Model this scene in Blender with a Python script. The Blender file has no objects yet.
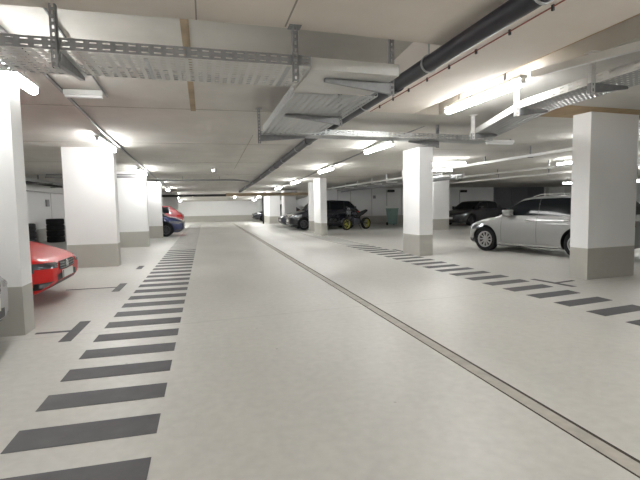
import bpy, bmesh, math, random
from mathutils import Vector, Matrix
random.seed(7)
C = bpy.context.scene.collection
PI = math.pi

# ------------------------------------------------------------------ materials
def mat(name, col, rough=.5, metal=0., noise=0., nscale=4., bump=0., col2=None, coat=0., emit=None, estr=0., stretch=(1,1,1), trans=0., nw=.0):
    m = bpy.data.materials.new(name); m.use_nodes = True
    nt = m.node_tree; b = nt.nodes['Principled BSDF']
    b.inputs['Base Color'].default_value = (*col, 1)
    b.inputs['Roughness'].default_value = rough
    b.inputs['Metallic'].default_value = metal
    b.inputs['Coat Weight'].default_value = coat
    if emit:
        b.inputs['Emission Color'].default_value = (*emit, 1); b.inputs['Emission Strength'].default_value = estr
    if noise or bump or col2:
        tc = nt.nodes.new('ShaderNodeTexCoord'); mp = nt.nodes.new('ShaderNodeMapping')
        mp.inputs['Scale'].default_value = stretch
        nt.links.new(tc.outputs['Object'], mp.inputs['Vector'])
        n = nt.nodes.new('ShaderNodeTexNoise'); n.inputs['Scale'].default_value = nscale
        n.inputs['Detail'].default_value = 6; n.inputs['Roughness'].default_value = .6
        nt.links.new(mp.outputs[0], n.inputs['Vector'])
        r = nt.nodes.new('ShaderNodeValToRGB')
        c2 = col2 or tuple(c*(1-noise) for c in col)
        r.color_ramp.elements[0].position = .3; r.color_ramp.elements[0].color = (*c2, 1)
        r.color_ramp.elements[1].position = .7; r.color_ramp.elements[1].color = (*col, 1)
        nt.links.new(n.outputs['Fac'], r.inputs[0]); nt.links.new(r.outputs[0], b.inputs['Base Color'])
        if bump:
            bp = nt.nodes.new('ShaderNodeBump'); bp.inputs['Strength'].default_value = bump; bp.inputs['Distance'].default_value = .02
            nt.links.new(n.outputs['Fac'], bp.inputs['Height']); nt.links.new(bp.outputs[0], b.inputs['Normal'])
    return m

def floor_mat():
    m = mat('floor_concrete', (.62, .61, .575), .40, noise=.10, nscale=1.1, stretch=(1, .45, 1))
    nt = m.node_tree; b = nt.nodes['Principled BSDF']
    base = b.inputs['Base Color'].links[0].from_socket
    tc = nt.nodes.new('ShaderNodeTexCoord')
    # fine grain
    n = nt.nodes.new('ShaderNodeTexNoise'); n.inputs['Scale'].default_value = 14; n.inputs['Detail'].default_value = 8
    nt.links.new(tc.outputs['Object'], n.inputs['Vector'])
    r = nt.nodes.new('ShaderNodeMapRange'); r.inputs[1].default_value = .3; r.inputs[2].default_value = .7
    r.inputs[3].default_value = .93; r.inputs[4].default_value = 1.04
    nt.links.new(n.outputs['Fac'], r.inputs[0])
    mx = nt.nodes.new('ShaderNodeMix'); mx.data_type = 'RGBA'; mx.blend_type = 'MULTIPLY'; mx.inputs[0].default_value = 1
    nt.links.new(base, mx.inputs[6]); nt.links.new(r.outputs[0], mx.inputs[7])
    # small dark pits
    v = nt.nodes.new('ShaderNodeTexVoronoi'); v.inputs['Scale'].default_value = 2.2
    nt.links.new(tc.outputs['Object'], v.inputs['Vector'])
    r2 = nt.nodes.new('ShaderNodeMapRange'); r2.inputs[1].default_value = .018; r2.inputs[2].default_value = .035
    r2.inputs[3].default_value = .6; r2.inputs[4].default_value = 1
    nt.links.new(v.outputs['Distance'], r2.inputs[0])
    mx2 = nt.nodes.new('ShaderNodeMix'); mx2.data_type = 'RGBA'; mx2.blend_type = 'MULTIPLY'; mx2.inputs[0].default_value = 1
    nt.links.new(mx.outputs[2], mx2.inputs[6]); nt.links.new(r2.outputs[0], mx2.inputs[7])
    # casting joints running across the lane
    sp = nt.nodes.new('ShaderNodeSeparateXYZ'); nt.links.new(tc.outputs['Object'], sp.inputs[0])
    ad = nt.nodes.new('ShaderNodeMath'); ad.operation = 'MULTIPLY_ADD'; ad.inputs[1].default_value = -.1
    nt.links.new(sp.outputs['X'], ad.inputs[0]); nt.links.new(sp.outputs['Y'], ad.inputs[2])
    s2 = nt.nodes.new('ShaderNodeMath'); s2.operation = 'SUBTRACT'; s2.inputs[1].default_value = 5.5
    nt.links.new(ad.outputs[0], s2.inputs[0])
    md = nt.nodes.new('ShaderNodeMath'); md.operation = 'PINGPONG'; md.inputs[1].default_value = 3.1
    nt.links.new(s2.outputs[0], md.inputs[0])
    r3 = nt.nodes.new('ShaderNodeMapRange'); r3.inputs[1].default_value = .004; r3.inputs[2].default_value = .03
    r3.inputs[3].default_value = .88; r3.inputs[4].default_value = 1
    nt.links.new(md.outputs[0], r3.inputs[0])
    mx3 = nt.nodes.new('ShaderNodeMix'); mx3.data_type = 'RGBA'; mx3.blend_type = 'MULTIPLY'; mx3.inputs[0].default_value = 1
    nt.links.new(mx2.outputs[2], mx3.inputs[6]); nt.links.new(r3.outputs[0], mx3.inputs[7])
    nt.links.new(mx3.outputs[2], b.inputs['Base Color'])
    return m

M = dict(
 floor=floor_mat(),
 ceil=mat('ceiling_concrete', (.66, .64, .595), .85, noise=.16, nscale=1.3, stretch=(1, 1, 1)),
 beam=mat('beam_concrete', (.80, .735, .665), .85, noise=.10, nscale=2.0, col2=(.74, .675, .60)),
 rust=mat('brown_stain', (.46, .36, .24), .85, noise=.35, nscale=3),
 tan=mat('tan_stained_concrete', (.50, .365, .21), .85, noise=.25, nscale=3),
 joint=mat('joint_dark', (.42, .39, .34), .9, noise=.3, nscale=3),
 wall=mat('white_wall', (.92, .92, .915), .8, noise=.03, nscale=2),
 band=mat('greige_base_paint', (.50, .49, .45), .6, noise=.06, nscale=3),
 gate=mat('grey_gate', (.19, .195, .21), .6, noise=.05, nscale=5),
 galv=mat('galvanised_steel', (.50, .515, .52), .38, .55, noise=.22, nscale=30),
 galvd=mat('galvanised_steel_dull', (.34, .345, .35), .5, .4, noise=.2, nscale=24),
 plate=mat('smooth_zinc_sheet', (.62, .62, .60), .45, .25, noise=.06, nscale=6),
  galvm=mat('galvanised_matt', (.36, .37, .375), .6, .15, noise=.2, nscale=24),
 pipe=mat('black_pipe', (.016, .016, .024), .45, noise=.3, nscale=8),
 rubber=mat('tyre_rubber', (.022, .022, .024), .8, noise=.2, nscale=20),
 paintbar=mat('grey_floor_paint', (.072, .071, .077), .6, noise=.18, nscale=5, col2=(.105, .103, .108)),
 seam=mat('channel_gap', (.05, .038, .026), .8, noise=.2, nscale=8),
 cover=mat('channel_cover', (.52, .49, .44), .7, noise=.28, nscale=7),
 tube=mat('lit_tube', (1, 1, 1), .5, emit=(1, 1, .985), estr=34),
 spot=mat('lit_spot', (1, 1, 1), .5, emit=(1, .97, .9), estr=8),
 house=mat('white_housing', (.78, .78, .76), .45, noise=.03, nscale=8),
 red_c=mat('red_cable', (.33, .09, .06), .6, noise=.1, nscale=8),
 dark=mat('dark_plastic', (.02, .02, .022), .5, noise=.2, nscale=12),
 glass=mat('car_glass', (.012, .014, .016), .06, coat=0, noise=.1, nscale=2),
 chrome=mat('chrome', (.75, .75, .76), .18, 1., noise=.03, nscale=6),
 lamp=mat('headlamp_glass', (.30, .32, .34), .12, .6, coat=1., noise=.55, nscale=14),
 lampd=mat('dark_headlamp', (.09, .10, .12), .1, .3, coat=1., noise=.5, nscale=14),
 tail=mat('tail_lamp', (.5, .02, .02), .2, coat=1., noise=.2, nscale=14),
 numpl=mat('number_plate', (.75, .75, .72), .5, noise=.03, nscale=8),
 rim=mat('alloy_rim', (.62, .62, .63), .3, .8, noise=.05, nscale=10),
 rimd=mat('dark_rim', (.10, .10, .11), .35, .7, noise=.05, nscale=10),
 yrim=mat('yellow_rim', (.42, .42, .06), .4, .1, noise=.1, nscale=10),
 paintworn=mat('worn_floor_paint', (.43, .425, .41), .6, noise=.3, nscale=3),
 p_red=mat('paint_red', (.66, .012, .010), .38, .0, coat=.3, noise=.04, nscale=3),
 p_silver=mat('paint_silver', (.33, .33, .325), .42, .35, coat=.8, noise=.04, nscale=3),
 p_white=mat('paint_white', (.72, .72, .74), .3, coat=.8, noise=.02, nscale=3),
 p_black=mat('paint_black', (.008, .009, .018), .2, coat=1., noise=.1, nscale=3),
 p_dark=mat('paint_dark', (.018, .018, .026), .28, .3, coat=1., noise=.1, nscale=3),
 p_blue=mat('paint_blue', (.018, .03, .12), .25, .2, coat=1., noise=.1, nscale=3),
 p_drk2=mat('paint_graphite', (.05, .052, .07), .35, .4, coat=.7, noise=.1, nscale=3),
 p_wine=mat('paint_red_dull', (.38, .09, .10), .35, coat=.8, noise=.1, nscale=3),
 green=mat('green_bin_plastic', (.20, .30, .27), .5, noise=.1, nscale=5),
)

M['glass'].node_tree.nodes['Principled BSDF'].inputs['Specular IOR Level'].default_value = .1
M['p_red'].node_tree.nodes['Principled BSDF'].inputs['Specular IOR Level'].default_value = .3
M['rubber'].node_tree.nodes['Principled BSDF'].inputs['Specular IOR Level'].default_value = .2
# ------------------------------------------------------------------ mesh builder
class MB:
    def __init__(s): s.v = []; s.f = []; s.mi = []
    def add(s, vs, fs, mi=0):
        o = len(s.v); s.v += [tuple(v) for v in vs]; s.f += [tuple(i+o for i in f) for f in fs]; s.mi += [mi]*len(fs); return s
    def box(s, x0, x1, y0, y1, z0, z1, mi=0, bev=0):
        if bev:
            bm = bmesh.new(); bmesh.ops.create_cube(bm, size=1)
            for v in bm.verts: v.co = Vector(((x0+x1)/2+v.co.x*(x1-x0), (y0+y1)/2+v.co.y*(y1-y0), (z0+z1)/2+v.co.z*(z1-z0)))
            bmesh.ops.bevel(bm, geom=list(bm.edges), offset=bev, segments=2, affect='EDGES', profile=.5)
            bm.verts.ensure_lookup_table(); s.add([v.co for v in bm.verts], [[v.index for v in f.verts] for f in bm.faces], mi); bm.free(); return s
        vs = [(x, y, z) for x in (x0, x1) for y in (y0, y1) for z in (z0, z1)]
        return s.add(vs, [(0,1,3,2),(4,6,7,5),(0,4,5,1),(2,3,7,6),(0,2,6,4),(1,5,7,3)], mi)
    def hexa(s, bot, top, mi=0):   # 4 bottom corners (ccw), 4 top corners
        return s.add(list(bot)+list(top), [(3,2,1,0),(4,5,6,7),(0,1,5,4),(1,2,6,5),(2,3,7,6),(3,0,4,7)], mi)
    def tube(s, pts, r, n=10, cap=True, mi=0):
        pts = [Vector(p) for p in pts]; rs = r if isinstance(r, (list, tuple)) else [r]*len(pts)
        rings = []; up = Vector((0, 0, 1)); prev = None
        for i, p in enumerate(pts):
            t = (pts[min(i+1, len(pts)-1)]-pts[max(i-1, 0)]).normalized()
            if prev is None:
                a = t.cross(up);
                if a.length < .05: a = t.cross(Vector((1, 0, 0)))
                a.normalize()
            else: a = (prev - t*prev.dot(t)).normalized()
            prev = a; b = t.cross(a)
            rings.append([p+(a*math.cos(2*PI*k/n)+b*math.sin(2*PI*k/n))*rs[i] for k in range(n)])
        vs = [v for R in rings for v in R]; fs = []
        for i in range(len(rings)-1):
            for k in range(n): fs.append((i*n+k, i*n+(k+1)%n, (i+1)*n+(k+1)%n, (i+1)*n+k))
        if cap: fs += [tuple(range(n-1, -1, -1)), tuple((len(rings)-1)*n+k for k in range(n))]
        return s.add(vs, fs, mi)
    def lathe(s, prof, n=32, axis='y', c=(0,0,0), mi=0, close=False):   # prof (r, a) about axis
        vs = []; fs = []
        for k in range(n):
            t = 2*PI*k/n
            for r, a in prof:
                u, w = r*math.cos(t), r*math.sin(t)
                p = {'y': (u, a, w), 'z': (u, w, a), 'x': (a, u, w)}[axis]
                vs.append((p[0]+c[0], p[1]+c[1], p[2]+c[2]))
        m = len(prof); kk = m if close else m-1
        for k in range(n):
            for j in range(kk): fs.append((k*m+j, k*m+(j+1)%m, ((k+1)%n)*m+(j+1)%m, ((k+1)%n)*m+j))
        return s.add(vs, fs, mi)
    def grid(s, fn, us, ws, mi=0):
        vs = [fn(u, w) for u in us for w in ws]; m = len(ws)
        fs = [(i*m+j, (i+1)*m+j, (i+1)*m+j+1, i*m+j+1) for i in range(len(us)-1) for j in range(m-1)]
        return s.add(vs, fs, mi)
    def perf(s, o, u, w, nu, nw, fu=.5, fw=.4, stagger=False):   # perforated sheet: nu x nw cells each with a slot
        o, u, w = Vector(o), Vector(u), Vector(w)
        for i in range(nu):
            for j in range(nw):
                sh = .0 if not (stagger and i % 2) else .0
                a = o+u*(i/nu)+w*(j/nw); du = u/nu; dw = w/nw
                q = [a, a+du, a+du+dw, a+dw]
                m = [a+du*((1-fu)/2)+dw*((1-fw)/2), a+du*((1+fu)/2)+dw*((1-fw)/2), a+du*((1+fu)/2)+dw*((1+fw)/2), a+du*((1-fu)/2)+dw*((1+fw)/2)]
                s.add(q+m, [(0,1,5,4),(1,2,6,5),(2,3,7,6),(3,0,4,7)])
        return s
    def build(s, name, mats, parent=None, smooth=False, solid=0, weld=False):
        me = bpy.data.meshes.new(name); me.from_pydata(s.v, [], s.f)
        if not isinstance(mats, (list, tuple)): mats = [mats]
        for m in mats: me.materials.append(m)
        if any(s.mi): me.polygons.foreach_set('material_index', s.mi)
        bm = bmesh.new(); bm.from_mesh(me)
        if weld: bmesh.ops.remove_doubles(bm, verts=bm.verts, dist=1e-5)
        if not solid: bmesh.ops.recalc_face_normals(bm, faces=bm.faces)
        bm.to_mesh(me); bm.free()
        if smooth:
            me.polygons.foreach_set('use_smooth', [True]*len(me.polygons))
            try: me.set_sharp_from_angle(angle=math.radians(smooth if smooth > 1 else 40))
            except Exception: pass
        o = bpy.data.objects.new(name, me); C.objects.link(o)
        if parent: o.parent = parent
        if solid:
            md = o.modifiers.new('thick', 'SOLIDIFY'); md.thickness = solid; md.offset = 0
        return o

def tag(o, label=None, cat=None, group=None, kind=None):
    if label: o['label'] = label
    if cat: o['category'] = cat
    if group: o['group'] = group
    if kind: o['kind'] = kind
    return o
def empty(name, loc, rz=0, **k):
    o = bpy.data.objects.new(name, None); o.empty_display_size = .1; C.objects.link(o)
    o.location = loc; o.rotation_euler = (0, 0, rz); tag(o, **k); return o
def struct(name, mb, m, **k): return tag(mb.build(name, m, **k), kind='structure')

# ------------------------------------------------------------------ the shell
XL, XR, Y0, Y1 = -6.7, 26.0, -6.0, 41.6
YW = 29.0
PROF = [(7.1, 2.86), (9.6, 2.80), (12, 2.72), (16, 2.60), (20, 2.50), (26, 2.41), (31, 2.32), (36, 2.12), (38.5, 1.95), (Y1+.3, 1.80)]
def zc(y, x=0):
    if x < 2.28 and 3.8 < y < 9.6: return 3.17 - (y-3.8)*(.37/5.8)
    if y < 3.8 or (2.28 <= x < 3.36 and y < 7.1) or (x >= 3.84 and y < 7.1): return 2.8
    if 3.36 <= x < 3.84 and y < 7.1: return 3.0
    for (a, za), (b, zb) in zip(PROF, PROF[1:]):
        if a <= y <= b: return za+(zb-za)*(y-a)/(b-a)
    return 2.8
flo = MB().box(XL, XR, Y0, Y1, -.2, 0); struct('floor', flo, M['floor'])
c = MB(); T = 3.3
def yb(x): return 3.79 + max(0, x+.3)*.078       # far edge of the near cross beam, very slightly out of square
BX = [(XL, 3.77), (0, 3.822), (.7, 3.848), (1.2, 3.885), (2.28, 3.985)]
for (xa_, ya_), (xb_, yb_) in zip(BX, BX[1:]): c.hexa([(xa_, Y0, 2.8), (xb_, Y0, 2.8), (xb_, yb_, 2.8), (xa_, ya_, 2.8)], [(xa_, Y0, T), (xb_, Y0, T), (xb_, yb_, T), (xa_, ya_, T)], 1)
c.hexa([(2.28, Y0, 2.8), (3.36, Y0, 2.8), (3.36, 7.05, 2.8), (2.28, 6.95, 2.8)], [(2.28, Y0, T), (3.36, Y0, T), (3.36, 7.05, T), (2.28, 6.95, T)], 1)
c.box(3.36, 3.84, Y0, 1.2, 2.8, T, 1)
c.hexa([(3.84, Y0, 2.8), (XR, Y0, 2.8), (XR, 7.1, 2.8), (3.84, 7.1, 2.8)], [(3.84, Y0, T), (XR, Y0, T), (XR, 7.1, T), (3.84, 7.1, T)], 0)
c.box(3.36, 3.84, 1.2, 7.3, 3.0, T, 0)                                     # slab in the right recess
c.hexa([(XL, 3.7, 3.176), (2.28, 3.7, 3.176), (2.28, 9.6, 2.80), (XL, 9.6, 2.80)], [(XL, 3.7, T), (2.28, 3.7, T), (2.28, 9.6, T), (XL, 9.6, T)], 0)
c.hexa([(3.36, 7.05, 2.8), (3.84, 7.1, 2.8), (3.84, 9.6, 2.80), (3.36, 9.6, 2.80)], [(3.36, 7.05, T), (3.84, 7.1, T), (3.84, 9.6, T), (3.36, 9.6, T)], 0)
c.hexa([(2.28, 6.95, 2.8), (3.36, 7.05, 2.8), (3.36, 9.6, 2.79), (2.28, 9.6, 2.79)], [(2.28, 6.95, T), (3.36, 7.05, T), (3.36, 9.6, T), (2.28, 9.6, T)], 0)
c.hexa([(3.84, 7.1, 2.8), (XR, 7.1, 2.8), (XR, 9.6, 2.8), (3.84, 9.6, 2.8)], [(3.84, 7.1, T), (XR, 7.1, T), (XR, 9.6, T), (3.84, 9.6, T)], 0)
for (a, za), (b, zb) in zip(PROF[1:], PROF[2:]):
    c.hexa([(XL, a, za), (XR, a, za), (XR, b, zb), (XL, b, zb)], [(XL, a, T), (XR, a, T), (XR, b, T), (XL, b, T)], 0)
struct('ceiling', c, [M['ceil'], M['beam']])
# stained strip and formwork joints of the slab
struct('trim_1', MB().hexa([(3.37, 1.25, 2.994), (3.835, 1.25, 2.994), (3.835, 7.03, 2.994), (3.37, 7.0, 2.994)], [(3.37, 1.25, 3.004), (3.835, 1.25, 3.004), (3.835, 7.03, 3.004), (3.37, 7.0, 3.004)]), M['tan'])
za_, zb_ = zc(3.86)-.006, zc(7.9)-.006
struct('trim_2', MB().hexa([(-.17, 3.86, za_), (-.09, 3.86, za_), (-.09, 7.9, zb_), (-.17, 7.9, zb_)], [(-.17, 3.86, za_+.02), (-.09, 3.86, za_+.02), (-.09, 7.9, zb_+.02), (-.17, 7.9, zb_+.02)]), M['rust'])
struct('trim_8', MB().hexa([(4.9, 6.0, 2.796), (7.6, 6.2, 2.796), (8.0, 7.0, 2.796), (5.2, 6.9, 2.796)], [(4.9, 6.0, 2.803), (7.6, 6.2, 2.803), (8.0, 7.0, 2.803), (5.2, 6.9, 2.803)]), M['tan'])
j = MB()
for x in (-.02, .68): j.box(x, x+.012, -2, 3.81, 2.795, 2.80)
j.box(-6, 3.3, 2.2, 2.212, 2.795, 2.80)
def strip(a, b, y0, y1): 
    z0, z1 = zc(y0, a)-.003, zc(y1, a)-.003
    j.hexa([(a, y0, z0), (b, y0, z0), (b, y1, z1), (a, y1, z1)], [(a, y0, z0+.02), (b, y0, z0+.02), (b, y1, z1+.02), (a, y1, z1+.02)])
strip(1.0, 1.018, 9.65, 12); strip(1.0, 1.018, 12, 15.9)
for y in (7.8, 10.8, 14.2, 18.0, 22.5, 27): strip(-6.6, 2.0, y, y+.022)
for y in (11.2, 15, 19, 24): strip(2.28, 7, y, y+.022)
struct('trim_3', j, M['joint'])
BANDZ = .53
def wallbox(name, x0, x1, y0, y1, zt=T):
    mb = MB().box(x0, x1, y0, y1, 0, BANDZ, 1).box(x0, x1, y0, y1, BANDZ, zt, 0)
    return struct(name, mb, [M['wall'], M['band']])
wallbox('wall_left', XL-.2, XL, Y0, Y1)
wallbox('wall_back', XL-.2, 8.4, Y1, Y1+.2)
wallbox('wall_right', XR, XR+.2, Y0, YW+.2)
wallbox('wall_front', XL-.2, XR+.2, Y0-.2, Y0)
wallbox('wall_inner', 7.0, XR, YW, YW+.2)
wallbox('wall_side', 8.2, 8.4, YW+.2, Y1)
# low beams across the far end
struct('trim_4', MB().box(XL, 1.3, 29.4, 29.6, 1.96, 2.10), M['dark'])
struct('trim_5', MB().box(1.3, 8.1, 29.4, 29.7, 1.97, 2.15), M['rust'])
# grey shutter panels in the inner wall
g = MB()
for k in range(3): g.box(20.1+k*1.36, 21.42+k*1.36, YW-.06, YW, 0, 2.3)
g.box(20.0, 24.2, YW-.03, YW, 0, 2.35)
struct('door_1', g, M['gate'])
g = MB()
for x in (8.42, 9.3, 10.77, 12.9, 16): g.box(x, x+.03, YW-.01, YW, .0, 2.4)
struct('trim_6', g, M['band'])
g = MB()
for y in (14, 17, 20, 23, 26): g.box(XL, XL+.01, y, y+.03, .0, 2.2)
struct('trim_7', g, M['band'])

# ------------------------------------------------------------------ columns
def column(x0, x1, y0, y1, label, rz=0, cat='column', grp='white columns'):
    t = (2.8 if x0 > 0 else zc(y1, x0)) if y0 < 7 else min(zc(y0, -9), zc(y1, -9))+.01
    cx, cy = (x0+x1)/2, (y0+y1)/2; hx, hy = (x1-x0)/2, (y1-y0)/2
    mb = MB().box(-hx, hx, -hy, hy, 0, BANDZ, 1).box(-hx, hx, -hy, hy, BANDZ, t+.0, 0)
    o = mb.build('concrete_column', [M['wall'], M['band']]); o.location = (cx, cy, 0); o.rotation_euler.z = rz
    tag(o, label, cat, grp); return o
column(-3.0, -1.93, 5.5, 5.8, 'wide white column at the left edge, between the white car and the red car')
column(-3.07, -2.0, 11.47, 11.8, 'wide white column standing just beyond the red car')
column(-2.91, -1.93, 16.8, 17.1, 'third white column down the left row, between the red car and the blue car')
column(-2.9, -1.85, 21.3, 21.6, 'bright white column directly in front of the blue car')
column(-2.6, -1.68, 31, 31.3, 'pale distant column behind the blue and dull red cars')
column(6.20, 7.32, 6.45, 6.80, 'large white column in front of the silver estate car', rz=.11)
column(5.215, 5.595, 10.68, 11.55, 'white column at the edge of the right striped walkway, middle of the picture', rz=.06)
column(4.88, 5.17, 19.5, 20.7, 'narrow white column in front of the dark compact van, nearer one of the pair')
column(5.10, 5.64, 22.4, 22.9, 'narrow white column half hidden behind its twin by the dark compact van')
column(5.05, 5.8, 29.75, 31.0, 'broad distant white column behind the low graphite car')
column(4.6, 5.4, 33.9, 37.3, 'distant white column left of the broad one, right of the distant black car')
column(4.42, 4.85, 41.0, 41.4, 'farthest slim white column, behind the distant black car')
column(10.84, 11.72, 20.6, 21.0, 'white column with its own base band, left of the dark saloon car', rz=.03)

# ------------------------------------------------------------------ floor markings
def quad(name, pts, z, m, **k):
    h = .004
    o = MB().hexa([(x, y, .0005) for x, y in pts], [(x, y, z) for x, y in pts]).build(name, m); tag(o, **k); return o
ordn = ['nearest', 'second', 'third', 'fourth', 'fifth', 'sixth', 'seventh', 'eighth', 'ninth', 'tenth', 'eleventh', 'twelfth']
for k in range(61):
    y = 2.27+k*.5445 + (0 if k < 8 else 0)
    lab = ('dark grey floor bar, %s from the camera in the left striped walkway' % ordn[k]) if k < 12 else 'one of the small far floor bars in the left striped walkway, beyond the twelfth'
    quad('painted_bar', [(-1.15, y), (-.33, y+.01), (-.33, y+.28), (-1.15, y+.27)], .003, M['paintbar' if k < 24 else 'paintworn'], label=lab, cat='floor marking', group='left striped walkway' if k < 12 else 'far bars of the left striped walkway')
for k in range(34):
    y = 3.76+k*.535
    lab = ('dark grey floor bar, %s from the camera in the right striped walkway' % ordn[k]) if k < 12 else 'one of the small far floor bars in the right striped walkway, beyond the twelfth'
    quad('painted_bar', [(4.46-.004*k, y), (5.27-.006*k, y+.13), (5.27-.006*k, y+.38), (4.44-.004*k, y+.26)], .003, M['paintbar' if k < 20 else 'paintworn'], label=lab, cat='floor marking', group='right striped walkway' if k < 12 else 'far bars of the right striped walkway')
def tmark(rects, label):
    mb = MB()
    for i, p in enumerate(rects): mb.hexa([(x, y, .0005) for x, y in p], [(x, y, .003+.0006*i) for x, y in p])
    tag(mb.build('bay_marking', M['paintbar']), label, 'floor marking', 'parking bay marks')
R_ = lambda a, b, c_, d: [(a, c_), (b, c_), (b, d), (a, d)]
tmark([R_(-1.5, -1.38, 5.1, 5.96), R_(-1.84, -1.5, 5.5, 5.56)], 'T-shaped grey bay mark at the foot of the nearest left column')
tmark([R_(-1.52, -1.4, 7.97, 8.78), R_(-2.3, -1.52, 8.36, 8.42)], 'T-shaped grey bay mark beside the nose of the red car')
tmark([R_(-1.53, -1.41, 10.75, 11.3)], 'small grey bay mark near the second left column')
tmark([[(5.5, 5.93), (5.6, 5.94), (5.49, 6.76), (5.39, 6.75)], [(5.55, 6.27), (5.97, 6.37), (5.96, 6.44), (5.54, 6.34)]], 'T-shaped grey bay mark left of the large right column')
tmark([R_(5.26, 5.36, 11.75, 12.5)], 'small grey bay mark at the foot of the middle column')
t = empty('drainage_channel', (0, 0, 0), label='long drainage channel with two dark slots running down the lane', cat='drain')
MB().box(2.005, 2.105, -3, 36, .0005, .004).build('channel_cover', M['cover'], t)
MB().box(1.996, 2.005, -3, 36, .0003, .003).build('channel_slot', M['seam'], t)
MB().box(2.105, 2.130, -3, 36, .0003, .003).build('channel_slot', M['seam'], t)

# ------------------------------------------------------------------ lights
def tube_light(x, y, z, label, L=1.5, rz=0, group='fluorescent lamps', R=.05):
    t = empty('fluorescent_lamp', (x, y, z), rz, label=label, cat='ceiling lamp', group=group)
    h = L/2
    MB().box(-.055, .055, -h, h, .04, .085, bev=.008).build('lamp_housing', M['house'], t)
    pr = [(.001, -h+.03), (R-.006, -h+.03), (R, -h+.05), (R, h-.05), (R-.006, h-.03), (.001, h-.03)]
    MB().lathe(pr, 14, 'y').build('lamp_tube', M['tube'], t, smooth=40)
    for s in (-1, 1): MB().box(-.03, .03, s*(h-.015)-.015, s*(h-.015)+.015, -.02, .04, bev=.005).build('end_cap', M['house'], t)
    for q in (-h*.6, h*.6): MB().box(-.012, .012, q-.012, q+.012, .083, max(.1, zc(y, x)-z)).build('mount', M['galvd'], t)
    return t
LY = [-4.6, .2, 5.42, 10.4, 15.9, 21.2, 26.3, 32.0, 35.2, 38.6]
LN = ['behind the viewpoint', 'beside the viewpoint', 'above the nearest left column', 'above the second left column', 'third in view down the left row', 'fourth in view down the left row', 'fifth in view down the left row', 'first beyond the dark cross beam', 'second beyond the dark cross beam', 'last of the left row by the back wall']
for y, n in zip(LY, LN): tube_light(-1.93, y, 2.76 if y < 8 else zc(y, -1.93)-.13, 'lit fluorescent lamp of the left row, '+n, 1.75)
RY = [-4.0, 1.4, 5.6, 10.3, 15.2, 20.6, 25.6, 32.0, 35.2, 38.6]
RN = ['behind the viewpoint', 'over the recess beside the viewpoint', 'big bright one above the curved cable tray', 'left of the middle column', 'third in view down the right row', 'fourth in view down the right row', 'fifth in view down the right row', 'first beyond the tan cross beam', 'second beyond the tan cross beam', 'last of the right row by the back wall']
for y, n in zip(RY, RN): tube_light(3.64 if 1.3 < y < 7 else 4.0, y, 2.73 if 1.3 < y < 7 else zc(y, 4.0)-.13, 'lit fluorescent lamp of the right row, '+n, 1.75)
OT = [(7.3, 13.1, 2.55, PI/2-.1, 'upper lit lamp set crosswise right of the middle column'), (8.1, 15.3, 2.50, PI/2-.1, 'lower lit lamp set crosswise right of the middle column'),
      (8.55, 8.5, 2.62, 0, 'lit lamp just left of the large right column under the ceiling'), (11.6, 12.6, 2.55, 0, 'lit lamp on the white rail above the silver car'),
      (14.5, 14.6, 2.5, 0, 'lit lamp above the rear of the silver car'), (17, 17, 2.3, PI/2, 'upper of two far lamps above the rear window of the silver car'), (18.5, 20, 2.22, PI/2, 'lower of two far lamps above the rear window of the silver car'),
      (13.6, 11.3, 2.34, 0, 'upper lamp glimpsed right of the large right column'), (16.5, 14.0, 2.05, 0, 'lower lamp glimpsed right of the large right column'),
      (10.0, 20.6, 2.4, 0, 'added lamp over the right bays, unseen behind the middle column, to brighten the inner wall')]  # last lamp is added out of sight to brighten the inner wall
for x, y, z, rz, n in OT: tube_light(x, y, z, n, 1.4, rz, R=.032)
# light trunking along the rows
def rail(name, x, ys, dz, w, h, label, cat='cable trunking', m='house', grp=None):
    t = MB()
    for a, b in zip(ys, ys[1:]):
        za, zb = zc(a+.01, x)-dz, zc(b-.01, x)-dz
        t.hexa([(x-w, a, za-h), (x+w, a, za-h), (x+w, b, zb-h), (x-w, b, zb-h)], [(x-w, a, za), (x+w, a, za), (x+w, b, zb), (x-w, b, zb)])
    o = t.build(name, M[m]); tag(o, label, cat, grp); return o
rail('lamp_rail', -1.82, [3.83, 9.6, 12, 16, 20, 26, 29.3], .01, .02, .025, 'thin grey conduit linking the left row of lamps', m='galvd')
rail('lamp_rail', 3.62, [2.4, 4.55], .20, .03, .07, 'white trunking in the recess running toward the big bright lamp')
rail('lamp_rail', 4.11, [7.4, 9.6, 12, 16, 20, 26, 29.3], .01, .02, .025, 'thin grey conduit linking the right row of lamps', m='galvd')
def hrail(x, y0, y1, z, r, label, hang, m='house', grp='white rails over the right bays'):
    t = empty('white_rail', (x, y0, z), label=label, cat='cable trunking', group=grp)
    MB().box(-r, r, 0, y1-y0, -.035, .035, bev=.006).build('rail_body', M[m], t)
    for yy in hang: MB().box(-.015, .015, yy-y0-.015, yy-y0+.015, .035, zc(yy, x)-z-.002).box(-.07, .07, yy-y0-.02, yy-y0+.02, -.055, -.035).build('hanger', M['galvd'], t)
hrail(8.25, 7.0, 14.9, 2.52, .04, 'upper white rail with hangers over the silver car', (8.2, 10.4, 12.4, 14.4))
hrail(11.2, 7.5, 26, 2.45, .05, 'middle white rail with hangers over the silver car', (11, 13.2, 16, 19, 23))
hrail(12.3, 8.0, 27, 2.33, .035, 'lower thin white rail over the silver car', (12, 14.5, 17.5, 20.5, 24))

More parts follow.
